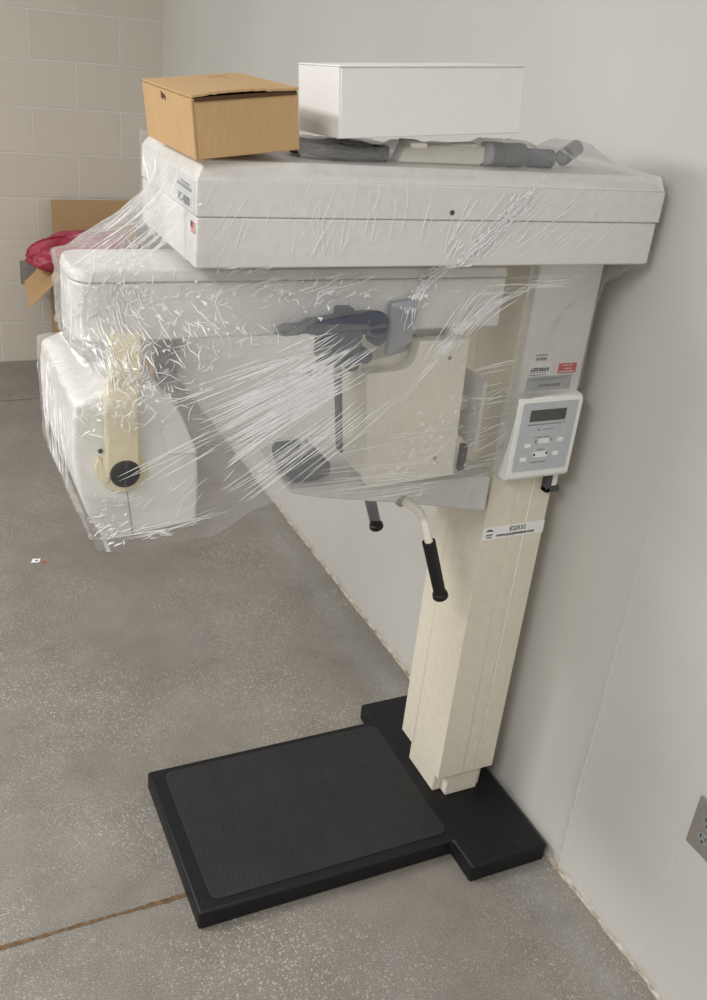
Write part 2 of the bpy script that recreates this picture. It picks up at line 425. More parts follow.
# base
base = MB().prism([(.43, 1.324), (1.043, 1.324), (1.043, 1.236), (1.25, 1.236), (1.25, 1.838), (1.043, 1.838), (1.043, 1.766), (.43, 1.766)], 'z', 0.0, .05)
bmesh.ops.translate(base.b, vec=(.003, -.001, 0), verts=base.b.verts); base = base.build('base_platform', 'black', X, bevel=.007, seg=3)
MB().prism(rrect(.468, 1.045, 1.346, 1.746, .022), 'z', .048, .0522).build('tread_mat', 'tread', base, bevel=.001)
for q in ((.449, 1.35), (.449, 1.742), (1.19, 1.262), (1.19, 1.81)):
    MB().lathe((q[0], q[1], .0495), (0, 0, 1), [(0, .006), (.0012, .006), (.0013, .003), (.0008, .0028)], 14).build('screw', 'rubber', base)

# column
CX0, CX1, CY0, CY1 = 1.060, 1.214, 1.443, 1.634
ft = MB().prism([(1.074, 1.478), (1.097, 1.478), (1.097, 1.454), (1.187, 1.454), (1.187, 1.464), (1.2, 1.464), (1.2, 1.612), (1.187, 1.612), (1.187, 1.624), (1.097, 1.624), (1.097, 1.604), (1.074, 1.604)], 'z', .05, .16)
ft.build('column_foot', 'cream', X, bevel=.003)
def grooved():
    g = .0012; e = .0022
    P = [(CX0, CY0)]
    for x in (1.129, 1.163):
        P += [(x-g, CY0), (x, CY0+e), (x+g, CY0)]
    P += [(CX1, CY0), (CX1, CY1)]
    for x in (1.163, 1.129):
        P += [(x+g, CY1), (x, CY1-e), (x-g, CY1)]
    P += [(CX0, CY1)]
    for y in (1.575, ):
        P += [(CX0, y+g), (CX0+e, y), (CX0, y-g)]
    return P
col = MB().prism(grooved(), 'z', .124, 1.388).build('column', 'cream', X, bevel=.0015)
# small rib on the near face of the column, its highlight put in as paler cream
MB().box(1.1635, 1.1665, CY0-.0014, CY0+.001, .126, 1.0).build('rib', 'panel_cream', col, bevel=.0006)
# hook under the control box
hk = MB(); hk.box(1.186, 1.198, 1.425, 1.4435, .893, .945); hk.box(1.186, 1.221, 1.425, 1.4435, .893, .905); hk.build('cord_hook', 'darkgrey', col, bevel=.002)
MB().box(1.2, 1.214, 1.428, 1.4435, .906, .94).build('cord_tab', 'white', col, bevel=.002)

# asset sticker
st = MB().box(1.061, 1.2145, 1.4418, 1.4432, .787, .8165).build('asset_sticker', 'paper', X, smooth=False)
st['label'] = 'white asset sticker with a code and a web address'
text('code_lettering', 'ES2533', .0142, (1.146, 1.4413, .8032), (1, 0, 0), (0, 0, 1), 'ink', st, align='CENTER')
text('address_lettering', 'www.purplewave.com', .0108, (1.1425, 1.4413, .7925), (1, 0, 0), (0, 0, 1), 'ink', st, align='CENTER', bold=.0001)
lg = MB()
arc = [(1.0665+.0195*t, .8052+.0065*math.sin(PI*(.15+.75*t))) for t in (i/12 for i in range(13))]
arc2 = [(x, z-.0005-.0035*math.sin(PI*i/12)) for i, (x, z) in enumerate(arc)]
lg.prism(arc+arc2[::-1], 'y', 1.4410, 1.4418); lg.build('swoosh_logo', 'ink', st, smooth=False)
text('logo_lettering', 'purple', .0062, (1.0765, 1.4413, .7975), (1, 0, 0), (0, 0, 1), 'ink', st, align='CENTER')
text('logo_lettering', 'wave', .0062, (1.0765, 1.4413, .7915), (1, 0, 0), (0, 0, 1), 'ink', st, align='CENTER')

# upper column cover
cv = MB().box(1.067, 1.212, 1.424, 1.645, 1.105, 1.389).build('upper_column_cover', 'offwhite', X, bevel=.004)
Y = 1.4235
def bars(b, x0, x1, z, h, n, gap=.3, y=Y-.0007):
    w = (x1-x0)/n; random.seed(int(x0*1e4)+n)
    for i in range(n):
        ww = w*(1-gap*random.random()-.12); b.box(x0+i*w, x0+i*w+ww, y-.0004, y, z, z+h)
lb = MB().box(1.084, 1.135, Y-.0006, Y+.0006, 1.157, 1.187).build('serial_label', 'paper', cv, smooth=False)
b = MB(); bars(b, 1.088, 1.13, 1.1735, .0007, 1); bars(b, 1.088, 1.131, 1.1675, .0035, 7); bars(b, 1.095, 1.131, 1.1715, .0025, 6); bars(b, 1.087, 1.125, 1.1645, .0012, 9); bars(b, 1.087, 1.13, 1.159, .0016, 6, .6); b.build('lettering', 'ink', lb, smooth=False)
lb = MB().box(1.09, 1.127, Y-.0006, Y+.0006, 1.188, 1.206).build('barcode_label', 'white', cv, smooth=False)
b = MB(); bars(b, 1.093, 1.122, 1.199, .0022, 8, .5); bars(b, 1.095, 1.12, 1.1895, .0058, 16, .8); b.build('lettering', 'ink', lb, smooth=False)
lb = MB().box(1.153, 1.195, Y-.0006, Y+.0006, 1.16, 1.18).build('warning_label', 'redlabel', cv, smooth=False)
b = MB(); bars(b, 1.162, 1.186, 1.1755, .0018, 5); bars(b, 1.166, 1.185, 1.1685, .002, 6); bars(b, 1.156, 1.192, 1.1625, .0025, 8); b.build('lettering', 'paper', lb, smooth=False)
lb = MB().box(1.084, 1.189, Y-.0006, Y+.0006, 1.127, 1.156).build('type_plate', 'greylabel', cv, smooth=False)
b = MB(); bars(b, 1.087, 1.175, 1.1505, .0016, 22); bars(b, 1.087, 1.15, 1.1475, .0012, 18); bars(b, 1.113, 1.165, 1.1345, .0055, 10); b.build('lettering', 'greyink', lb, smooth=False)

# control box
cb = MB().prism([(1.398, .953), (1.398, 1.112), (1.404, 1.1215), (1.45, 1.1235), (1.45, .945), (1.404, .9455)], 'x', 1.0585, 1.2095).build('control_box', 'white', X, bevel=.0022, seg=2)
F = 1.398
mb = MB().prism(rrect(1.0685, 1.1985, .966, 1.1125, .004), 'y', F-.0008, F+.001).build('keypad_membrane', 'membrane', cb, smooth=False)
MB().prism(rrect(1.088, 1.1725, 1.0735, 1.0975, .0015), 'y', F-.0015, F).build('display_window', 'lcd', mb, smooth=False)
for x0, x1, z, h, n in ((1.086, 1.168, 1.0655, .0022, 16), (1.124, 1.15, 1.0545, .0018, 6), (1.109, 1.146, 1.038, .0018, 7), (1.12, 1.138, 1.0105, .0018, 4), (1.108, 1.148, .9835, .002, 9)):
    b = MB(); bars(b, x0, x1, z, h, n, .3, F-.0009); b.build('printed_legend', 'greyink', mb, smooth=False)
for x0, x1, z, h in ((1.171, 1.1735, 1.0655, .0045), (1.113, 1.1165, 1.0535, .0035)):
    MB().box(x0, x1, F-.0013, F-.0009, z, z+h).build('printed_mark', 'greyink', mb, smooth=False)
for x, z, w, h in ((1.119, 1.025, .026, .0105), (1.112, .9945, .035, .0125)):
    MB().prism(rrect(x, x+w, z, z+h, .003), 'y', F-.0016, F).build('key', 'white', mb, bevel=.0004)
for x, z in ((1.088, 1.018), (1.164, 1.026), (1.083, .9885), (1.159, .996)):
    MB().prism(rrect(x, x+.0145, z, z+.0085, .0025), 'y', F-.0016, F).build('key', 'paper', mb, bevel=.0004)
for x, z in ((1.112, 1.0275), (1.148, 1.029)):
    MB().prism(rrect(x-.002, x+.0025, z, z+.006, .001), 'y', F-.0015, F).build('indicator', 'midgrey', mb, smooth=False)
for x, z in ((1.1145, .9985), (1.1435, 1.0005)):
    MB().prism(rrect(x-.002, x+.002, z, z+.0055, .001), 'y', F-.0022, F).build('indicator', 'ink', mb, smooth=False)

# overhead housing
BX0, BX1, BY0, BY1 = .40, 1.25, 1.35, 1.675
def beam_outline(dx=0): return [(BX0+dx, BY0+dx), (BX1-dx, BY0+dx), (BX1-dx, BY1-dx), (BX0+dx, BY1-dx)]
lowr = MB().box(BX0+.001, BX1-.004, BY0+.001, BY1-.001, 1.390, 1.4637).build('overhead_housing', 'offwhite', X, bevel=.003)
MB().box(BX0+.0025, BX1-.006, BY0+.0025, BY1-.0025, 1.46, 1.4665).build('seam', 'groove', lowr, smooth=False)
cvr = MB(); cvr.prism(beam_outline(), 'z', 1.4645, 1.5175); cvr.prism(beam_outline(.0006), 'z', 1.5172, 1.541, top_inset=[(BX0+.017, BY0+.017), (BX1-.003, BY0+.017), (BX1-.003, BY1-.017), (BX0+.017, BY1-.017)])
cvr = cvr.build('overhead_cover', 'offwhite', X, bevel=.002)
MB().lathe((.82, BY0+.001, 1.4765), (0, -1, 0), [(0, .0042), (.0018, .0042), (.0022, .003)], 14).build('screw', 'darkgrey', cvr)
npl = MB().box(BX0-.0008, BX0+.001, 1.356, 1.50, 1.467, 1.512).build('name_plate', 'lightgrey', cvr, smooth=False)
text('model_lettering', 'PC-4000', .0180, (BX0-.0012, 1.443, 1.4725), (0, -1, 0), (0, 0, 1), 'greyink', npl)
b = MB(); b.box(BX0-.0012, BX0-.0006, 1.372, 1.448, 1.494, 1.4985); b.box(BX0-.0012, BX0-.0006, 1.382, 1.43, 1.5005, 1.5035); b.build('faded_print', 'midgrey', npl, smooth=False)
fl = MB().box(BX0-.0002, BX0+.002, 1.3535, 1.3735, 1.440, 1.4555).build('flag_sticker', 'paper', lowr, smooth=False)
b = MB()
for i in range(4): b.box(BX0-.0007, BX0, 1.3535, 1.3735, 1.440+i*.0042, 1.4421+i*.0042)
b.build('red_stripes', 'redlabel', fl, smooth=False)
MB().box(BX0-.0012, BX0, 1.3645, 1.3735, 1.4475, 1.4555).build('blue_canton', 'blueink', fl, smooth=False)

# rotating arm under the housing
def arm_outline(x0, x1, y0, y1):
    r = (y1-y0)/2; c = (y0+y1)/2
    out = [(x1, y0), (x1, y1)]
    for i in range(15):
        t = PI/2+PI*i/14; cs, sn = math.cos(t), math.sin(t); out.append((x0+.045-.045*abs(cs)**.6, c+r*(abs(sn)**.6)*(1 if sn >= 0 else -1)))
    return out
arm = MB().prism(arm_outline(.232, .985, 1.405, 1.546), 'z', 1.356, 1.374, top_inset=arm_outline(.236, .985, 1.409, 1.542)).build('rotating_arm', 'offwhite', X, bevel=.003)
MB().prism(arm_outline(.235, .983, 1.408, 1.543), 'z', 1.3525, 1.3565).build('seam', 'groove', arm)
MB().prism(arm_outline(.233, .985, 1.406, 1.545), 'z', 1.265, 1.3551).build('arm_shell', 'offwhite', arm, bevel=.004)
MB().lathe((.72, 1.5, 1.372), (0, 0, 1), [(0, .055), (.019, .055)], 32).build('pivot', 'lightgrey', arm)

# tube head
TY0, TY1 = 1.300, 1.604
prof = [(.214, 1.209), (.2095, 1.160), (.2105, 1.120), (.2155, 1.078), (.229, 1.030), (.253, .982), (.3, .984), (.398, 1.000), (.400, 1.050), (.398, 1.110), (.372, 1.166), (.346, 1.216), (.322, 1.236), (.258, 1.228)]
tube = MB().prism(prof, 'y', TY0, TY1).build('tube_head', 'offwhite', X, bevel=.006, seg=3)
tube['label'] = 'off-white x-ray tube head housing at the left end of the arm'
MB().box(.25, .36, 1.425, 1.525, 1.225, 1.29).build('neck', 'lightgrey', tube, bevel=.006)
wg = MB().prism([(.330, 1.206), (.347, 1.122), (.397, 1.118), (.369, 1.186), (.350, 1.216)], 'y', TY0-.004, TY0+.03).build('collimator_cover', 'white', tube, bevel=.003)
# cream swing handle with a round hub and black knob
path = [(.279, 1.292, 1.098), (.278, 1.288, 1.14), (.277, 1.288, 1.19), (.278, 1.290, 1.222), (.284, 1.302, 1.245), (.294, 1.33, 1.268), (.302, 1.37, 1.286)]
b = MB(); rows = []
for i, p in enumerate(path):
    p = Vector(p); t = (Vector(path[min(i+1, 6)])-Vector(path[max(i-1, 0)])).normalized()
    n = Vector((1, 0, 0)).cross(t).normalized(); w = .0245 if i < 4 else .0235
    rows.append([b.b.verts.new(p+Vector((sx*w, 0, 0))+n*sy*.011) for sx, sy in ((-1, -.6), (-.75, -1), (.75, -1), (1, -.6), (1, .8), (-1, .8))])
for A, B in zip(rows, rows[1:]):
    for k in range(6): b.b.faces.new((A[k], A[(k+1) % 6], B[(k+1) % 6], B[k]))
b.b.faces.new(rows[0]); b.b.faces.new(rows[-1][::-1])
sw = b.build('swing_handle', 'yellowed', tube, bevel=.004, limit=50); sw['label'] = 'yellowed cream bar over the front of the tube head'
MB().lathe((.281, 1.301, 1.103), (0, -1, 0), [(0, .036), (.006, .036), (.009, .033)], 32).build('hub', 'yellowed', sw)
MB().lathe((.2812, 1.293, 1.1045), (0, -1, 0), [(0, .0225), (.012, .0225), (.015, .0205), (.0155, .012), (.0145, .0)][:4], 28).build('knob', 'rubber', sw).__setitem__('label', 'round black knob')
MB().prism([(.243, 1.13), (.238, 1.112), (.243, 1.094), (.258, 1.083), (.262, 1.095), (.252, 1.103), (.250, 1.125)], 'y', 1.291, 1.302).build('latch', 'yellowed', tube, bevel=.002)
MB().lathe((.249, 1.301, 1.1365), (0, -1, 0), [(0, .0035), (.003, .0035)], 12).build('pin', 'ink', tube)
MB().prism([(.2868, 1.066), (.2955, .985), (.2969, .985), (.2882, 1.066)], 'y', TY0-.0006, TY0+.002).build('seam', 'groove', tube, smooth=False)

# cassette drum housing with its shield plate
pp = [(.752, .970), (.934, .974), (.9245, 1.247), (.823, 1.246)]
for i in range(8):
    t = i/7*PI/2; pp.append((.790+.031*math.cos(t)**1, 1.228-.034*math.sin(t)))
pp += [(.724, 1.192)]
dr = MB().prism(pp, 'y', 1.400, 1.43).build('cassette_housing', 'panel_cream', X, bevel=.0025)
dr['label'] = 'pale cream film cassette housing with two screws'
bk = MB().prism([(.756, .973), (.93, .977), (.921, 1.243), (.73, 1.2)], 'y', 1.43, 1.545); bk.build('rear_shell', 'panel_cream', dr, bevel=.002)
MB().prism([(.7505, .985), (.756, .985), (.735, 1.19), (.7255, 1.19)], 'y', 1.522, 1.5465).build('film_slit', 'bluegrey', dr, smooth=False)
for q in ((.888, 1.213), (.888, 1.015)):
    MB().lathe((q[0], 1.4008, q[1]), (0, -1, 0), [(0, .0042), (.0012, .0042), (.0018, .0026)], 14).build('screw', 'steel', dr)
MB().box(.84, .91, 1.44, 1.53, 1.24, 1.29).build('hanger', 'lightgrey', dr, bevel=.003)
shp = MB().prism([(1.395, 1.165), (1.51, 1.165), (1.51, 1.04), (1.395, 1.025)], 'x', .968, .976).build('shield_plate', 'lightgrey', dr, bevel=.0015)
b = MB(); b.box(.954, .966, 1.41, 1.425, .975, 1.03); b.build('shield_bracket', 'darkgrey', dr, bevel=.002)
MB().box(.92, .972, 1.44, 1.47, 1.09, 1.12).build('shield_stay', 'lightgrey', dr, bevel=.002)

# chin shelf with its hand grips
sf = MB().prism([(1.046, .944), (1.046, .865), (.96, .884), (.85, .908), (.76, .924), (.66, .944), (.612, .958), (.612, .966), (.72, .964)], 'y', 1.430, 1.648).build('chin_shelf', 'lightgrey', X, bevel=.004)
MB().box(1.04, 1.062, 1.46, 1.62, .868, .938).build('shelf_mount', 'lightgrey', sf, bevel=.002)
MB().prism(rrect(1.003, 1.016, .884, .914, .003), 'y', 1.4285, 1.431).build('rocker_switch', 'lightgrey', sf, bevel=.0008)
def handle(sgn):
    c = 1.539; f = lambda d: c+sgn*d
    k = 1 if sgn < 0 else 1
    root = Vector((.852, f(.105), .912))
    P = [Vector((.846, f(.095), .914)), root, Vector((.862, f(.125), .910)), Vector((.874, f(.136), .900)), Vector((.883, f(.142), .882)), Vector((.890, f(.146), .858)), Vector((.899, f(.149), .833))]
    # smooth the bend
    Q = []
    for a, b_, c_, d_ in zip([P[0]]+P[:-2], P[:-1], P[1:], P[2:]+[P[-1]]):
        for i in range(4):
            t = i/4; Q.append(.5*((2*b_)+(c_-a)*t+(2*a-5*b_+4*c_-d_)*t*t+(3*b_-a-3*c_+d_)*t**3))
    Q.append(P[-1])
    h = MB().tube(Q, .0085, 16).build('hand_grip', 'panel_cream', X, limit=60)
    p = Vector((.8965, f(.1485), .839)); e = Vector((.9445, f(.151), .701)); d = (e-p); L = d.length; d.normalize()
    MB().lathe(p, d, [(0, .0105), (.001, .0135), (L-.02, .0125), (L-.014, .0128), (L-.012, .0155), (L-.003, .0165), (L, .0145)], 24).build('rubber_sleeve', 'rubber', h)
    MB().lathe(root+Vector((-.004, 0, .001)), Vector((.3, sgn, -.1)), [(-.004, .0125), (.004, .0125), (.006, .0105)], 20).build('collar', 'steel', h)
handle(-1); handle(1)
# chin rest block
cr = MB().prism([(.613, .998), (.618, 1.012), (.672, 1.014), (.700, .998), (.700, .974), (.655, .964), (.622, .968)], 'y', 1.452, 1.545).build('chin_rest', 'bluegrey', X, bevel=.006, seg=3)
MB().box(.63, .66, 1.48, 1.52, .95, .98).build('post', 'lightgrey', cr, bevel=.002)
MB().lathe((.66, 1.5, 1.012), (.1, 0, 1), [(0, .006), (.02, .006), (.022, .004)], 12).build('peg', 'lightgrey', cr)

# head positioner (temple rests)
HY = 1.384; q = HY/1.46
fx = lambda x: x*q
fz = lambda z: 1.7418-(1.7418-z)*q
hp = MB().tube([(fx(.60), HY, fz(1.258)), (fx(.66), HY, fz(1.262)), (fx(.72), HY, fz(1.268)), (fx(.765), HY, fz(1.272))], [.009, .0115, .013, .013], 12).build('head_positioner', 'bluegrey', X, limit=50)
hp['label'] = 'blue-grey head positioner clamp seen through the film'
MB().box(fx(.652), fx(.735), HY-.014, HY+.014, fz(1.205), fz(1.262)).build('clamp_body', 'bluegrey', hp, bevel=.006)
MB().prism([(fx(.632), fz(1.250)), (fx(.628), fz(1.272)), (fx(.7), fz(1.280)), (fx(.748), fz(1.284)), (fx(.745), fz(1.256))], 'y', HY-.017, HY+.016).build('clamp_top', 'bluegrey', hp, bevel=.004)
MB().lathe((fx(.757), HY, fz(1.262)), (.12, -1, .2), [(-.016, .0215), (.014, .0225), (.018, .019)], 20).build('temple_pad', 'bluegrey', hp)
MB().lathe((fx(.764), HY-.004, fz(1.240)), (.2, -1, -.1), [(-.012, .014), (.010, .014)], 18).build('temple_pad', 'bluegrey', hp)
MB().lathe((fx(.590), HY, fz(1.257)), (1, 0, .05), [(-.014, .006), (.0, .0105), (.026, .0105), (.03, .008)], 14).build('locking_knob', 'bluegrey', hp)
MB().lathe((fx(.742), HY-.006, fz(1.207)), (.1, -1, 0), [(-.01, .0125), (.010, .0125), (.013, .009)], 16).build('locking_knob', 'bluegrey', hp)
MB().box(fx(.655), fx(.735), HY-.016, HY+.006, fz(1.192), fz(1.212)).build('clamp_foot', 'bluegrey', hp, bevel=.006)
MB().lathe((fx(.720), HY-.006, fz(1.189)), (.1, -1, 0), [(-.01, .010), (.010, .010)], 14).build('locking_knob', 'bluegrey', hp)
MB().tube([(fx(.672), HY-.014, fz(1.248)), (fx(.660), HY-.012, fz(1.21)), (fx(.648), HY-.01, fz(1.192)), (fx(.637), HY-.009, fz(1.176))], [.002, .0025, .0045, .0055], 10).build('lever', 'bluegrey', hp)
MB().box(fx(.69), fx(.72), HY, 1.42, fz(1.255), fz(1.29)).build('stem', 'bluegrey', hp, bevel=.003)
MB().prism([(fx(.795), fz(1.195)), (fx(.845), fz(1.222)), (fx(.848), fz(1.302)), (fx(.792), fz(1.296))], 'y', 1.388, 1.403).build('temple_arm', 'duskgrey', hp, bevel=.004)

# ------------------------------------------------------------------ things on top of the housing
ZT = 1.541
# cream plastic bracket arm
br = MB().prism([(.742, ZT+.0005), (.752, ZT+.024), (.775, ZT+.026), (.885, ZT+.034), (.900, ZT+.030), (.902, ZT+.006), (.892, ZT+.0005)], 'y', 1.405, 1.437)
br = br.build('bracket_arm', 'panel_cream', None, bevel=.003)
tag(br, 'cream plastic bracket arm lying under the white box on the machine', 'bracket')
MB().box(.757, .787, 1.397, 1.443, ZT+.022, ZT+.0325).build('clip', 'panel_cream', br, bevel=.002)
# ribbed black hose
def hose():
    pts = [(.906+.0085*i, 1.410+.003*math.sin(i*.9), ZT+.0195) for i in range(0, 9)]
    path = []; rad = []
    n = 66
    for i in range(n+1):
        t = i/n*8; k = min(int(t), 7); f = t-k
        path.append(Vector(pts[k]).lerp(Vector(pts[k+1]), f)); rad.append(.0190 if (i % 8) in (0, 1, 2, 3, 4) else .0145)
    return MB().tube(path, rad, 20).build('ribbed_hose', 'darkgrey', None, limit=80)
h = hose(); tag(h, 'black ribbed hose piece on the machine top, right of the cream bracket', 'hose')
MB().lathe((.905, 1.410, ZT+.0195), (1, 0, 0), [(-.006, .011), (-.004, .0190), (.004, .0190)], 20).build('end_cap', 'midgrey', h)
ct = MB().lathe((.992, 1.4185, ZT+.0155), (1, -.09, 0), [(0, .0125), (.002, .0150), (.048, .0150), (.050, .0125)], 24).build('cable_plug', 'bluegrey', None, limit=50)
tag(ct, 'dark grey cylindrical plug lying flat between ribbed hose and tilted sleeve', 'plug')
MB().lathe((1.03, 1.415, ZT+.0155), (1, -.09, 0), [(0, .0154), (.004, .0154)], 24).build('ring', 'darkgrey', ct)
gs = MB().lathe((1.078, 1.436, ZT+.0150), (1, .5, .36), [(0, .0105), (.003, .0132), (.05, .0138), (.052, .0115), (.046, .010)], 24).build('tube_sleeve', 'midgrey', None, limit=50)
tag(gs, 'grey hollow sleeve tilted up at the right end of the loose pieces', 'sleeve')
MB().lathe((1.078, 1.436, ZT+.0150), (1, .5, .36), [(.0, .0138), (.012, .0142), (.014, .0136)], 24).build('band', 'darkgrey', gs)
# bundle of dark cable under the left half of the white box
def coil():
    b = MB()
    for k in range(5):
        P = []
        for i in range(61):
            a = 2*PI*i/60; P.append((.652+(.072+.006*math.sin(3*a+k))*math.cos(a), 1.445+(.036+.004*k)*math.sin(a), ZT+.0065+.0045*(k % 3)+.004*math.sin(2*a+k*1.3)**2))
        b.tube(P, .0042, 8, cap=False)
    return b.build('cable_coil', 'darkgrey', None, limit=80)
o = coil(); tag(o, 'dark coiled cable under film below the left end of the white box', 'cable')
MB().box(.70, .724, 1.40, 1.425, ZT+.001, ZT+.024).build('cable_tie', 'ink', o, bevel=.004)
wk = MB().prism([(1.071, ZT+.034), (1.084, ZT+.037), (1.087, ZT+.029), (1.074, ZT+.027)], 'y', 1.47, 1.485)
# ------------------------------------------------------------------ cartons
def euler_box(P, e, d):
    Mx = Matrix.Rotation(e[2], 4, 'Z') @ Matrix.Rotation(e[1], 4, 'Y') @ Matrix.Rotation(e[0], 4, 'X')
    return Matrix.Translation(P) @ Mx, d
# brown mailer
mt, (w, dd, hh) = euler_box((.397, 1.342, 1.5425), (-.0028, -.1198, .0406), (.156, .233, .0825))
bx = empty('brown_box', mt.translation); tag(bx, 'closed brown cardboard box tilted on the left end of the machine top', 'box')
MB().box(.0015, w, .0015, dd-.001, 0, hh-.004, mt).build('carton_body', 'kraft', bx, bevel=.0015)
b = MB()
n = 24; r1 = []; r2 = []
for i in range(n+1):
    x = w*i/n; lift = .0035*max(0, math.sin(PI*(i/n)**.8))*(1 if i < 17 else .6)+.0012*noise.noise(Vector((i*.9, 0, 0)))
    r1.append([b.b.verts.new(mt @ Vector((x, y, z))) for y, z in ((-.002, hh-.0035+lift+.0008), (-.002, hh+lift+.0003), (dd*.3, hh+lift*.4), (dd, hh), (dd, hh-.003), (dd*.3, hh-.003+lift*.4))])
for A, B in zip(r1, r1[1:]):
    for k in range(6): b.b.faces.new((A[k], A[(k+1) % 6], B[(k+1) % 6], B[k]))
b.b.faces.new(r1[0][::-1]); b.b.faces.new(r1[-1])
lid = b.build('lid', 'kraft', bx)
MB().box(.004, w-.003, -.0006, .003, hh-.008, hh-.0028, mt).build('lid_gap', 'brownhole', bx, smooth=False)  # solid dark strip painting the shade under the lid edge
MB().box(-.0012, .002, dd*.0+.0, dd, .0, hh-.005, mt).build('side_panel', 'kraft', bx, bevel=.0006)
MB().prism([(.115, hh-.012), (.137, hh-.007), (.137, hh-.017), (.128, hh-.018), (.124, hh-.014), (.117, hh-.019)], 'x', -.0016, .002, mt).build('finger_slot', 'brownhole', bx, smooth=False)  # dark patch painting the shade inside the slot
b = MB()
for i in range(3): b.box(.084+.004*i, .120+.003*i-.008*(i % 2), dd-.06+.016*i, dd-.0592+.016*i, hh+.0002, hh+.0006, mt)
b.build('faint_print', 'kraft_dull', lid, smooth=False)
# white box
mt, (w, dd, hh) = euler_box((.6216, 1.3685, 1.5765), (-.058, -.0709, .0043), (.3153, .1593, .0995))
wb = empty('white_box', mt.translation); tag(wb, 'long white cardboard box on loose parts on the machine top', 'box')
MB().box(0.002, w, .0015, dd, 0, hh-.0025, mt).build('carton_body', 'whitecard', wb, bevel=.0015)
MB().prism([(-.0012, -.0012), (w+.0008, -.0012), (w+.0008, dd+.001), (-.0012, dd+.001)], 'z', hh-.0028, hh, mt).build('lid', 'whitecard', wb, bevel=.0012)
MB().box(-.001, .003, .003, dd, .0, hh-.003, mt).build('end_panel', 'whitecard', wb, bevel=.001)
MB().box(w-.003, w+.0006, .001, dd, .001, hh-.003, mt).build('end_panel', 'whitecard', wb, bevel=.001)

# open carton by the block wall with a red bag in it
def sheet(b, quad, t):
    """a board through four corners with thickness t"""
    q = [Vector(p) for p in quad]; nrm = (q[1]-q[0]).cross(q[3]-q[0]).normalized()*t
    lo = [b.b.verts.new(p) for p in q]; hi = [b.b.verts.new(p+nrm) for p in q]
    b.b.faces.new(lo[::-1]); b.b.faces.new(hi)
    for i in range(4): b.b.faces.new((lo[i], lo[(i+1) % 4], hi[(i+1) % 4], hi[i]))
    return b
ox0, ox1, oy0, oy1, oz = .698, 1.13, 4.44, 4.80, .555
oc = empty('open_carton', (.91, 4.62, 0)); tag(oc, 'open brown carton with raised flaps against the block wall', 'carton')
b = MB(); t = .005
b.box(ox0, ox1, oy0, oy1, 0, .006); b.box(ox0, ox0+t, oy0, oy1, 0, oz); b.box(ox1-t, ox1, oy0, oy1, 0, oz); b.box(ox0, ox1, oy0, oy0+t, 0, oz); b.box(ox0, ox1, oy1-t, oy1, 0, oz)
b.build('carton_body', 'kraft_dull', oc, smooth=False)
sheet(MB(), ((ox0+.02, oy1, oz), (ox1, oy1, oz), (ox1, oy1+.075, .817), (ox0+.03, oy1+.075, .812)), .004).build('flap', 'kraft_dull', oc, smooth=False)
sheet(MB(), ((ox0, oy1-.01, oz), (.578, oy1-.005, .437), (.553, oy0+.005, .413), (ox0, oy0, oz)), .004).build('flap', 'kraft', oc, smooth=False)
sheet(MB(), ((ox0, oy0, oz), (ox1, oy0, oz), (ox1, oy0-.11, .40), (ox0+.02, oy0-.11, .40)), .004).build('flap', 'kraft', oc, smooth=False)
def bag():
    b = bmesh.new(); bmesh.ops.create_icosphere(b, subdivisions=5, radius=1)
    for v in b.verts:
        d = v.co.copy()
        p = Vector((d.x*.245, d.y*.155, d.z*.085))
        f = 1+.18*noise.noise(d*2.1)+.10*abs(noise.noise(d*4.7+Vector((3, 0, 0))))+.05*abs(noise.noise(d*11))
        p *= f
        if d.x < -.3: p.z -= .05*(-d.x-.3); p.z *= 1.05
        v.co = Vector((.835, 4.61, .635))+p
    me = bpy.data.meshes.new('red_bag'); b.to_mesh(me); b.free()
    return link('red_bag', me, 'bag', limit=70)
o = bag(); tag(o, 'crumpled red plastic bag bulging over the rim of the open carton', 'bag')
def seam_frill():
    b = bmesh.new(); rows = []
    for i in range(41):
        t = i/40; a = PI*(.62+.75*t)
        c = Vector((.835+.262*math.cos(a), 4.56+.02*math.sin(3*a), .625+.088*math.sin(a)))
        o_ = Vector((math.cos(a), -.3, math.sin(a)))*(.012+.006*noise.noise(Vector((i*.5, 1, 1))))
        rows.append((b.verts.new(c), b.verts.new(c+o_)))
    for A, B in zip(rows, rows[1:]): b.faces.new((A[0], B[0], B[1], A[1]))
    me = bpy.data.meshes.new('bag_edge'); b.to_mesh(me); b.free(); return me
link('bag_edge', seam_frill(), 'bag', o, limit=80)

# scrap of label on the floor
o = MB().prism([(.318, 2.902), (.344, 2.898), (.352, 2.920), (.327, 2.926)], 'z', .0004, .0012).build('floor_sticker', 'paper', None, smooth=False)
tag(o, 'tiny white sticker scrap lying on the concrete floor at left', 'sticker')
MB().prism([(.352, 2.892), (.364, 2.890), (.366, 2.9), (.354, 2.903)], 'z', .0004, .0012).build('torn_corner', 'redlabel', o, smooth=False)
MB().prism([(.332, 2.908), (.340, 2.907), (.342, 2.914), (.334, 2.915)], 'z', .0011, .0015).build('printed_mark', 'ink', o, smooth=False)

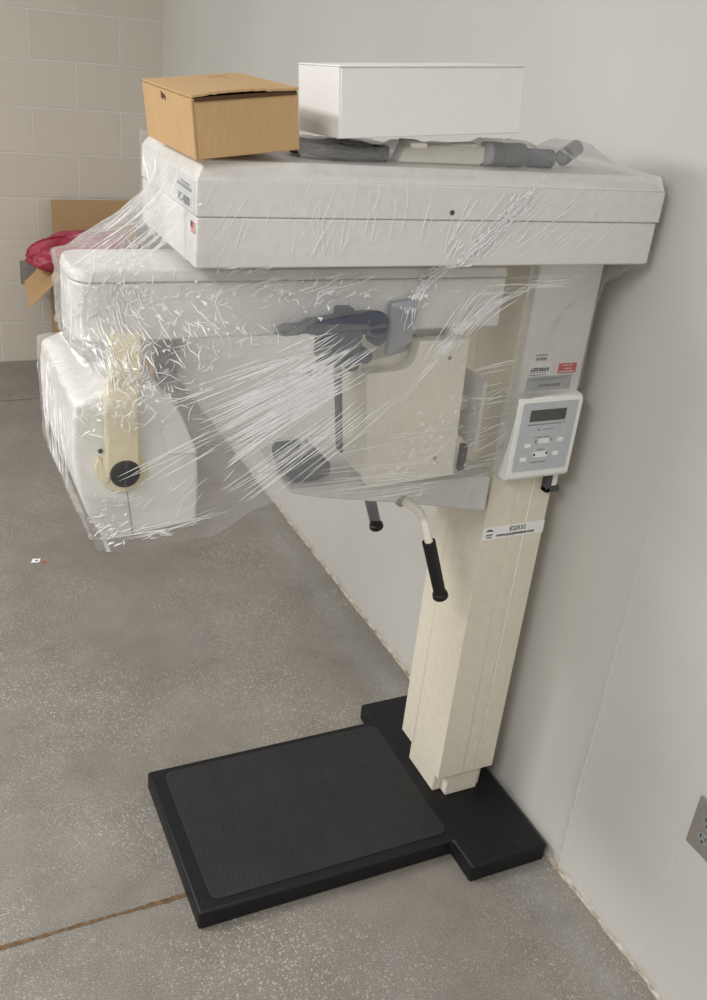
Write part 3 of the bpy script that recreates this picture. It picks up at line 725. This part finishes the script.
# ------------------------------------------------------------------ stretch wrap
OBST = [(BX0, BX1, BY0, BY1, 1.388, 1.60), (.232, .99, 1.405, 1.546, 1.26, 1.376), (.2095, .345, TY0, TY1, 1.10, 1.222), (.2115, .400, TY0-.003, TY1, 1.04, 1.12),
        (.23, .400, TY0, TY1, .99, 1.05), (.25, .40, TY0, TY1, .80, .99), (.252, .305, 1.270, 1.35, 1.07, 1.24), (.254, .316, 1.288, 1.41, 1.24, 1.268), (.27, .327, 1.325, 1.41, 1.26, 1.292), (.75, .935, 1.398, 1.55, .968, 1.25),
        (.93, .977, 1.393, 1.51, 1.02, 1.17), (.61, 1.046, 1.428, 1.65, .80, .966), (CX0, CX1, CY0, CY1, .80, 1.40), (1.066, 1.213, 1.4225, 1.646, 1.10, 1.39)]
CEN = np.array([.72, 1.50])
def hull(pts):
    pts = sorted(set(map(tuple, pts)))
    def half(ps):
        h = []
        for q in ps:
            while len(h) > 1 and (h[-1][0]-h[-2][0])*(q[1]-h[-2][1])-(h[-1][1]-h[-2][1])*(q[0]-h[-2][0]) <= 0: h.pop()
            h.append(q)
        return h
    a = half(pts); b_ = half(pts[::-1]); return a[:-1]+b_[:-1]
NT_, z_lo, z_hi, dz = 960, .86, 1.560, .005
TH = np.linspace(0, 2*PI, NT_, endpoint=False); ZS = np.arange(z_lo, z_hi+1e-6, dz)
D = np.stack([np.cos(TH), np.sin(TH)], 1)
R = np.zeros((len(ZS), NT_))
for i, z in enumerate(ZS):
    pts = []
    for x0, x1, y0, y1, a, c in OBST:
        if a <= z <= c: pts += [(x0, y0), (x1, y0), (x1, y1), (x0, y1)]
    H = np.array(hull(pts)); Hn = np.roll(H, -1, 0)
    A = H-CEN; E = Hn-H
    den = D[:, None, 0]*E[None, :, 1]-D[:, None, 1]*E[None, :, 0]
    tt = (A[None, :, 0]*E[None, :, 1]-A[None, :, 1]*E[None, :, 0])/np.where(abs(den) < 1e-9, 1e-9, den)
    uu = (A[None, :, 0]*D[:, None, 1]-A[None, :, 1]*D[:, None, 0])/np.where(abs(den) < 1e-9, 1e-9, den)
    ok = (tt > 0) & (uu >= -1e-6) & (uu <= 1+1e-6)
    R[i] = np.where(ok, tt, 0).max(1)
def gauss(A, s, ax, wrap):
    n = int(3*s)+1; k = np.exp(-.5*(np.arange(-n, n+1)/s)**2); k /= k.sum(); out = np.zeros_like(A)
    for j, w in zip(range(-n, n+1), k):
        if wrap: out += w*np.roll(A, j, ax)
        else:
            idx = np.clip(np.arange(A.shape[ax])-j, 0, A.shape[ax]-1); out += w*np.take(A, idx, ax)
    return out
R0 = R.copy()
Rs = gauss(R, 9, 0, False)
R = np.maximum(R0, Rs)
# film pulled from the top left edge of the housing down to the arm's left end
left = np.clip((np.abs(((TH-PI+PI) % (2*PI))-PI)), 0, None); wl = np.clip(1-(left-.30)/.40, 0, 1); wl = wl*wl*(3-2*wl)
arm_R = R0[np.searchsorted(ZS, 1.372)]
for i, z in enumerate(ZS):
    if 1.378 < z < 1.53:
        f = ((1.53-z)/.152)**1.9
        R[i] = np.maximum(R[i], R0[i]+(np.maximum(arm_R-R0[i], 0))*f*wl)
cor = np.abs(((TH-math.atan2(BY0-CEN[1], BX1-CEN[0])+PI) % (2*PI))-PI); wr_ = np.clip(1-(cor-.05)/.16, 0, 1); wr_ = wr_*wr_*(3-2*wr_)
bR = R0[np.searchsorted(ZS, 1.42)]
for i, z in enumerate(ZS):
    if 1.16 < z < 1.39:
        R[i] = np.maximum(R[i], R0[i]+np.maximum(bR-R0[i], 0)*((z-1.16)/.23)**2.4*wr_)
R = gauss(R, 1.2, 0, False); R = np.maximum(gauss(R, 2, 1, True), R0)+.0025
# lower edge of the film around the machine
def zlow_at(x, y, th):
    if y > 1.56: return .962
    if x > 1.046: return 1.126
    P = [(.0, .962), (.40, .966), (.43, .962), (.50, 1.000), (.54, 1.008), (.60, .958), (.66, .939), (.76, .918), (.85, .902), (.96, .878), (1.025, .864), (1.044, .862), (1.046, .90)]
    for (a, u), (b_, v) in zip(P, P[1:]):
        if a <= x <= b_: return u+(v-u)*(x-a)/(b_-a)
    return P[-1][1]
ibase = np.searchsorted(ZS, 1.05)
NV = 150
me_v, me_zone, me_uv, sv = [], [], [], []
def sampleR(j, z):
    f = (z-z_lo)/dz; i = int(max(0, min(len(ZS)-2, math.floor(f)))); f -= i; f = min(1, max(0, f))
    return R[i, j]*(1-f)+R[i+1, j]*f
ztop = 1.541
sm = lambda a, b_, x: min(1, max(0, (x-a)/(b_-a)))
bump_ = lambda x, z, cx, cz, rx, rz: math.exp(-((x-cx)/rx)**2-((z-cz)/rz)**2)
def zone(x, y, z):
    cr = min(1, bump_(x, z, .36, 1.30, .16, .085)*1.3+bump_(x, z, .27, 1.24, .06, .05)+bump_(x, z, .24, 1.02, .05, .05)*.6+bump_(x, z, .32, 1.44, .10, .08)*.8) if y < 1.6 else .3
    steep = max(sm(.62, .82, x)*sm(1.06, 1.2, z), sm(1.37, 1.40, z))
    side = 1-sm(.27, .33, x)
    if z > 1.40 and x > .39: side = 0
    return cr, steep, side*.9
def milk(x, y, z):
    m = .045
    if y < 1.50:   # several layers cross in front of the gap between tube head and cassette housing
        m += .15*sm(.38, .44, x)*(1-sm(.70, .80, x))*(1-sm(1.30, 1.38, z))+.06*sm(.74, .80, x)*(1-sm(1.30, 1.38, z))
    t = sm(1.375, 1.40, z)*(1 if x > .397 else 0)
    return m*(1-t)+.012*t
per = 0; prev = None; lowz = []
for j in range(NT_):
    r = sampleR(j, 1.0); x, y = CEN+D[j]*r; lowz.append(zlow_at(x, y, TH[j]))
lowz = np.array(lowz); k = np.exp(-.5*(np.arange(-9, 10)/2.2)**2); k /= k.sum()
lowz = sum(w*np.roll(lowz, s) for w, s in zip(k, range(-9, 10)))
for j in range(NT_):
    r = R[np.searchsorted(ZS, 1.2), j]; q = CEN+D[j]*r
    if prev is not None: per += float(np.linalg.norm(q-prev))
    prev = q
    for i in range(NV+1):
        t = i/NV; z = lowz[j]+(ztop-lowz[j])*t
        r = sampleR(j, z)
        x, y = CEN+D[j]*r
        c, s_, sd = zone(x, y, z)
        p = Vector((x, y, z))
        r2 = r+.0012*noise.noise(Vector((x*9+z*14, 1, z*38-x*16)))+c*(.0055*noise.noise(p*38)+.004*noise.noise(p*85))
        r2 += .004*noise.noise(p*7)*(1-sm(1.38, 1.4, z))*.6
        r2 = max(r2, r-.0015 if c < .1 else r-.002)
        x, y = CEN+D[j]*r2
        if x > 1.02 and y < 1.42 and z < 1.135: y = max(y, 1.404)
        # ragged lower hem
        zz = z+(1-t)**8*(1-.85*sm(.55, .65, x))*(.006*noise.noise(Vector((x*22, y*22, 0)))+.003*noise.noise(Vector((x*70, y*70, 5))))
        sx_, sy_ = CEN+D[j]*(r+.001); sv.append((sx_, sy_, z)); me_v.append((x, y, zz)); me_zone.append((c, s_, sd, milk(x, y, z))); me_uv.append((per, z))
faces = []
for j in range(NT_-1):
    for i in range(NV):
        a = j*(NV+1)+i; faces.append((a, a+NV+1, a+NV+2, a+1))
for i in range(NV):
    a = (NT_-1)*(NV+1)+i; faces.append((a, i, i+1, a+1))
film = bpy.data.meshes.new('film'); film.from_pydata(me_v, [], faces)
def dress(me, zones, uvs):
    ca = me.color_attributes.new('zone', 'FLOAT_COLOR', 'POINT')
    ca.data.foreach_set('color', np.array(zones, dtype=np.float32).ravel())
    ul = me.uv_layers.new(name='UVMap'); idx = np.zeros(len(me.loops), dtype=np.int32); me.loops.foreach_get('vertex_index', idx)
    ul.data.foreach_set('uv', np.array(uvs, dtype=np.float32)[idx].ravel())
WR = empty('stretch_wrap', (.72, 1.50, 1.0)); tag(WR, 'clear plastic stretch wrap stretched around the upper half of the machine', 'plastic wrap')
dress(film, me_zone, me_uv)
link('side_film', film, 'film', WR, limit=180)
bvh = BVHTree.FromPolygons([Vector(v) for v in sv], faces)

# film over the top of the housing and the loose pieces
TOPI = [(.575, .735, 1.40, 1.50, .020), (.742, .902, 1.403, 1.44, .027), (.898, .978, 1.388, 1.43, .0395), (.99, 1.045, 1.396, 1.436, .032), (1.076, 1.13, 1.428, 1.478, .038)]
def top_z(x, y):
    h = 0
    for x0, x1, y0, y1, hh_ in TOPI:
        dx = max(x0-x, 0, x-x1); dy = max(y0-y, 0, y-y1); d = math.hypot(dx, dy)
        h = max(h, hh_*max(0, 1-d/.10)**2 if d > 0 else hh_)
    e = .0016*noise.noise(Vector((x*30, y*30, 2)))+.001*noise.noise(Vector((x*80, y*60, 7)))
    if h > .004: e += .003*abs(noise.noise(Vector((x*55+y*20, y*40, 4))))
    return ZT+.0022+h+max(e, -.001)
tv, tf, tz, tu = [], [], [], []
nx, ny = 260, 120
for i in range(nx+1):
    for j in range(ny+1):
        x = .56+(1.236-.56)*i/nx; y = 1.352+(1.672-1.352)*j/ny
        z = top_z(x, y)
        if y < 1.368: z -= (1.368-y)/.016*.022
        if y > 1.658: z -= (y-1.658)/.014*.018
        if .6 < x < .95 and y > 1.366:   # kept below the white box that rests on it
            z = min(z, 1.5755+.0710*(x-.6216)-.058*(y-1.3685))
        tv.append((x, y, z)); q_ = min(1, max(0, (z-ZT-.004)/.012)); tz.append((.1+.55*q_, .6, 0, .015+.09*q_)); tu.append((x, y))
for i in range(nx):
    for j in range(ny):
        a = i*(ny+1)+j; tf.append((a, a+ny+1, a+ny+2, a+1))
tm = bpy.data.meshes.new('top_film'); tm.from_pydata(tv, [], tf); dress(tm, tz, tu)
link('top_film', tm, 'film', WR, limit=180)

# pleats: thin white film folds that also paint in its highlight streaks
PV, PF = [], []
def on_near(x, z):
    h = bvh.ray_cast(Vector((x, .6, z)), Vector((0, 1, 0)));  return h[0]
def on_left(y, z):
    h = bvh.ray_cast(Vector((-.5, y, z)), Vector((1, 0, 0)));  return h[0]
def ribbon(pts, w, lift=.0012, straight=True):
    pts = [p for p in pts if p is not None]
    if len(pts) < 4: return
    for a, b_ in zip(pts, pts[1:]):
        if (a-b_).length > .035: return
    n = len(pts); rows = []
    if straight:
        ti = np.linspace(0, 1, n); A3 = np.array([list(p) for p in pts]); cy = np.polyfit(ti, A3[:, 1], 2); cx = np.polyfit(ti, A3[:, 0], 2); cz = np.polyfit(ti, A3[:, 2], 2)
        pts = [Vector((np.polyval(cx, t), np.polyval(cy, t), np.polyval(cz, t))) for t in ti]
    for i, p in enumerate(pts):
        t = (pts[min(i+1, n-1)]-pts[max(i-1, 0)]).normalized()
        out = Vector((p.x-CEN[0], p.y-CEN[1], 0)).normalized() if p.x < .3 else Vector((-.25, -1, .1)).normalized()
        s = t.cross(out).normalized(); k = math.sin(PI*min(1, max(0, i/(n-1))))**.5*w
        o_ = p+out*lift*.6
        base_ = len(PV); PV.extend([tuple(o_-s*k), tuple(o_+out*k*.9), tuple(o_+s*k), tuple(o_-out*k*.2)])
        rows.append(base_)
    for a, b_ in zip(rows, rows[1:]):
        for k in range(4): PF.append((a+k, a+(k+1) % 4, b_+(k+1) % 4, b_+k))
def family(q, count, w=(.0004, .0012), lo=.25, hi=1.0, n=26, jit=.012, bow=.004, where=on_near):
    s0, s1, e0, e1 = [Vector(a) for a in q]
    for _ in range(count):
        u = random.random(); v = min(1, max(0, u+random.gauss(0, .06)))
        a = s0.lerp(s1, u)+Vector((random.gauss(0, jit), random.gauss(0, jit*.4))); b_ = e0.lerp(e1, v)+Vector((random.gauss(0, jit), random.gauss(0, jit*.4)))
        L = random.uniform(lo, hi); st = random.uniform(0, 1-L); bw = random.gauss(0, bow); pts = []
        for i in range(n+1):
            t = st+L*i/n; p = a.lerp(b_, t); p.y += bw*math.sin(PI*t)
            pts.append(where(p.x, p.y))
        ribbon(pts, random.uniform(*w))
random.seed(21)
family(((.34, 1.228), (.447, 1.084), (.625, 1.284), (.668, 1.21)), 56, (.0003, .0014), .3, bow=.001)
family(((.38, 1.19), (.447, 1.10), (.68, 1.275), (.68, 1.20)), 20, (.0012, .0022), .5, bow=.001)
family(((.442, 1.223), (.505, 1.136), (.651, 1.291), (.738, 1.254)), 26, (.0003, .0012), .3)
family(((.431, 1.053), (.521, .996), (.645, 1.17), (.776, 1.18)), 34, (.0003, .0009), .2)
family(((.75, 1.154), (.845, 1.249), (.909, 1.344), (1.071, 1.368)), 44, (.0003, .0010), .15, .8)
family(((.533, 1.004), (.689, 1.103), (.97, .953), (.934, 1.092)), 26, (.0002, .0005), .2, .7)
family(((.62, 1.03), (.70, .96), (.94, .99), (.94, .95)), 16, (.0002, .0005), .3, .9)
family(((.79, 1.399), (.965, 1.398), (.844, 1.52), (1.123, 1.519)), 60, (.0003, .0009), .08, .5)
family(((.547, 1.4), (.79, 1.399), (.569, 1.527), (.802, 1.535)), 44, (.0002, .0006), .1, .6)
family(((.414, 1.401), (.613, 1.4), (.46, 1.51), (.66, 1.51)), 20, (.0002, .0005), .1, .5)
family(((.85, 1.40), (1.1, 1.40), (.99, 1.535), (1.22, 1.50)), 20, (.0002, .0006), .2, .7)
family(((.912, 1.201), (.946, .964), (1.04, 1.22), (1.045, .964)), 30, (.0002, .0006), .3, .9)
family(((.415, 1.338), (.629, 1.333), (.574, 1.374), (.787, 1.377)), 18, (.0004, .0011), .1, .35)
family(((.261, 1.055), (.386, 1.004), (.292, 1.085), (.449, 1.085)), 18, (.0002, .0006), .15, .6)
family(((.27, 1.10), (.30, 1.06), (.44, 1.17), (.46, 1.12)), 7, (.0004, .0010), .5, 1)
family(((.25, .985), (.30, .99), (.40, 1.0), (.52, 1.03)), 10, (.0003, .0008), .4, 1)
family(((.88, 1.32), (.97, 1.36), (1.06, 1.33), (1.17, 1.375)), 14, (.0002, .0006), .2, .7)
# rope of gathered film running down across the housing
for _ in range(34):
    o1, o2 = random.gauss(0, .013), random.gauss(0, .012)
    a = Vector((.985+o1, 1.525)); b_ = Vector((.775+o2, 1.27)); st = random.uniform(0, .7); L = random.uniform(.12, .45); pts = []
    for i in range(27):
        t = min(1, st+L*i/26); p = a.lerp(b_, t); p.x += .006*math.sin(9*t+o1*300); p.x -= .03*math.sin(PI*t); pts.append(on_near(p.x, p.y))
    ribbon(pts, random.uniform(.0005, .0015))
# long folds down the left end, and the crumpled knot
family(((.228, 1.37), (.30, 1.36), (.222, 1.20), (.30, 1.24)), 44, (.0004, .0012), .2, .8, jit=.006)
family(((1.30, 1.20), (1.56, 1.21), (1.34, 1.03), (1.54, 1.02)), 40, (.0003, .0009), .15, .6, where=on_left)
family(((1.40, 1.37), (1.54, 1.37), (1.40, 1.52), (1.66, 1.52)), 30, (.0004, .0011), .15, .7, where=on_left, jit=.01)
family(((.23, 1.375), (.33, 1.375), (.39, 1.50), (.398, 1.43)), 34, (.0004, .0012), .15, .6, jit=.01)
def glint(cx, cz, sx, sz, L, w, where=on_near, ang=None):  # short white ribbon added on the film as a painted glint
    x0 = random.gauss(cx, sx); z0 = random.gauss(cz, sz); a = random.uniform(0, 2*PI) if ang is None else random.gauss(ang, .35); L = random.uniform(*L); bd = random.gauss(0, .5); pts = []
    for i in range(7):
        t = i/6; an = a+(bd if i > 3 else 0); x0 += L/6*math.cos(an); z0 += L/6*math.sin(an); pts.append(where(x0, z0))
    ribbon(pts, random.uniform(*w), straight=False)
def glint_facet(cx, cz, sx, sz, size, where=on_near):
    """a small white triangle just off the film, painted in as a glint"""
    x0 = random.gauss(cx, sx); z0 = random.gauss(cz, sz); a = random.uniform(0, 2*PI); L = random.uniform(*size)
    P = [where(x0+L*k*math.cos(a+b_), z0+L*k*math.sin(a+b_)) for k, b_ in ((1, 0), (random.uniform(.4, .9), random.uniform(.5, 1.6)), (random.uniform(.3, 1), random.uniform(2.4, 3.6)))]
    if None in P: return
    out = Vector((-.3, -.95, .1)); n0 = len(PV)
    for p in P: PV.append(tuple(p+out*random.uniform(.0005, .006)))
    PF.append((n0, n0+1, n0+2))
KN = ((.33, 1.30, .05, .035), (.28, 1.27, .03, .04), (.41, 1.30, .06, .018), (.30, 1.35, .035, .03), (.30, 1.23, .045, .02), (.26, 1.22, .025, .03), (.31, 1.40, .03, .04))
for _ in range(330): glint(*random.choice(KN), (.008, .04), (.0002, .0011))
for _ in range(360): glint_facet(*random.choice(KN), (.0015, .0065))
for _ in range(40): glint_facet(.25, 1.01, .02, .03, (.002, .005))
for _ in range(150):
    t = random.random()*.82; glint_facet(.985-.21*t-.03*math.sin(PI*t), 1.525-.255*t, .009, .008, (.002, .008))
for _ in range(70): glint_facet(.84, 1.07, .05, .06, (.001, .005))
for _ in range(90): glint_facet(.56, 1.345, .11, .018, (.002, .007))
for _ in range(28): glint(.25, 1.02, .014, .025, (.006, .02), (.0004, .0016), ang=.2)
for _ in range(22): glint(.29, .99, .05, .008, (.01, .03), (.0003, .001), ang=.15)
for _ in range(120):     # crinkles along the gathered rope, painted in as white glints
    t = random.random()*.85; glint(.985-.21*t-.03*math.sin(PI*t), 1.525-.255*t, .011, .008, (.005, .02), (.0004, .0018), ang=-2.2)
for _ in range(60): glint(.84, 1.05, .05, .045, (.006, .03), (.0002, .0008), ang=.6)
for _ in range(70): glint(.55, 1.34, .12, .02, (.006, .03), (.0003, .001), ang=.4)
for _ in range(90): glint(1.47, 1.12, .07, .06, (.01, .04), (.0003, .0012), where=on_left, ang=1.5)
pm = bpy.data.meshes.new('film_pleats_and_glints'); pm.from_pydata(PV, [], PF)
po = link('film_pleats_and_glints', pm, 'pleat_glint', WR, limit=120); po['kind'] = 'stuff'

# ------------------------------------------------------------------ light: ceiling fixtures and a soft room
def lamp(loc, size, power, col=(1, .988, .968)):
    l = bpy.data.lights.new('ceiling_light', 'AREA'); l.shape = 'RECTANGLE'; l.size, l.size_y = size; l.energy = power; l.color = col
    o = bpy.data.objects.new('ceiling_light', l); C.objects.link(o); o.location = loc; return o
lamp((-1.9, 2.3, 2.75), (.6, 1.2), 84)
lamp((-1.3, -.3, 2.75), (.6, 1.2), 52)
w = bpy.data.worlds.new('world'); S.world = w; w.use_nodes = True
w.node_tree.nodes['Background'].inputs[0].default_value = (1, .99, .972, 1); w.node_tree.nodes['Background'].inputs[1].default_value = .5
vs = S.view_settings; vs.view_transform = 'Standard'; vs.look = 'None'; vs.gamma = 1; vs.exposure = .27; vs.use_curve_mapping = False
S.cycles.transparent_max_bounces = 24; S.cycles.max_bounces = 10
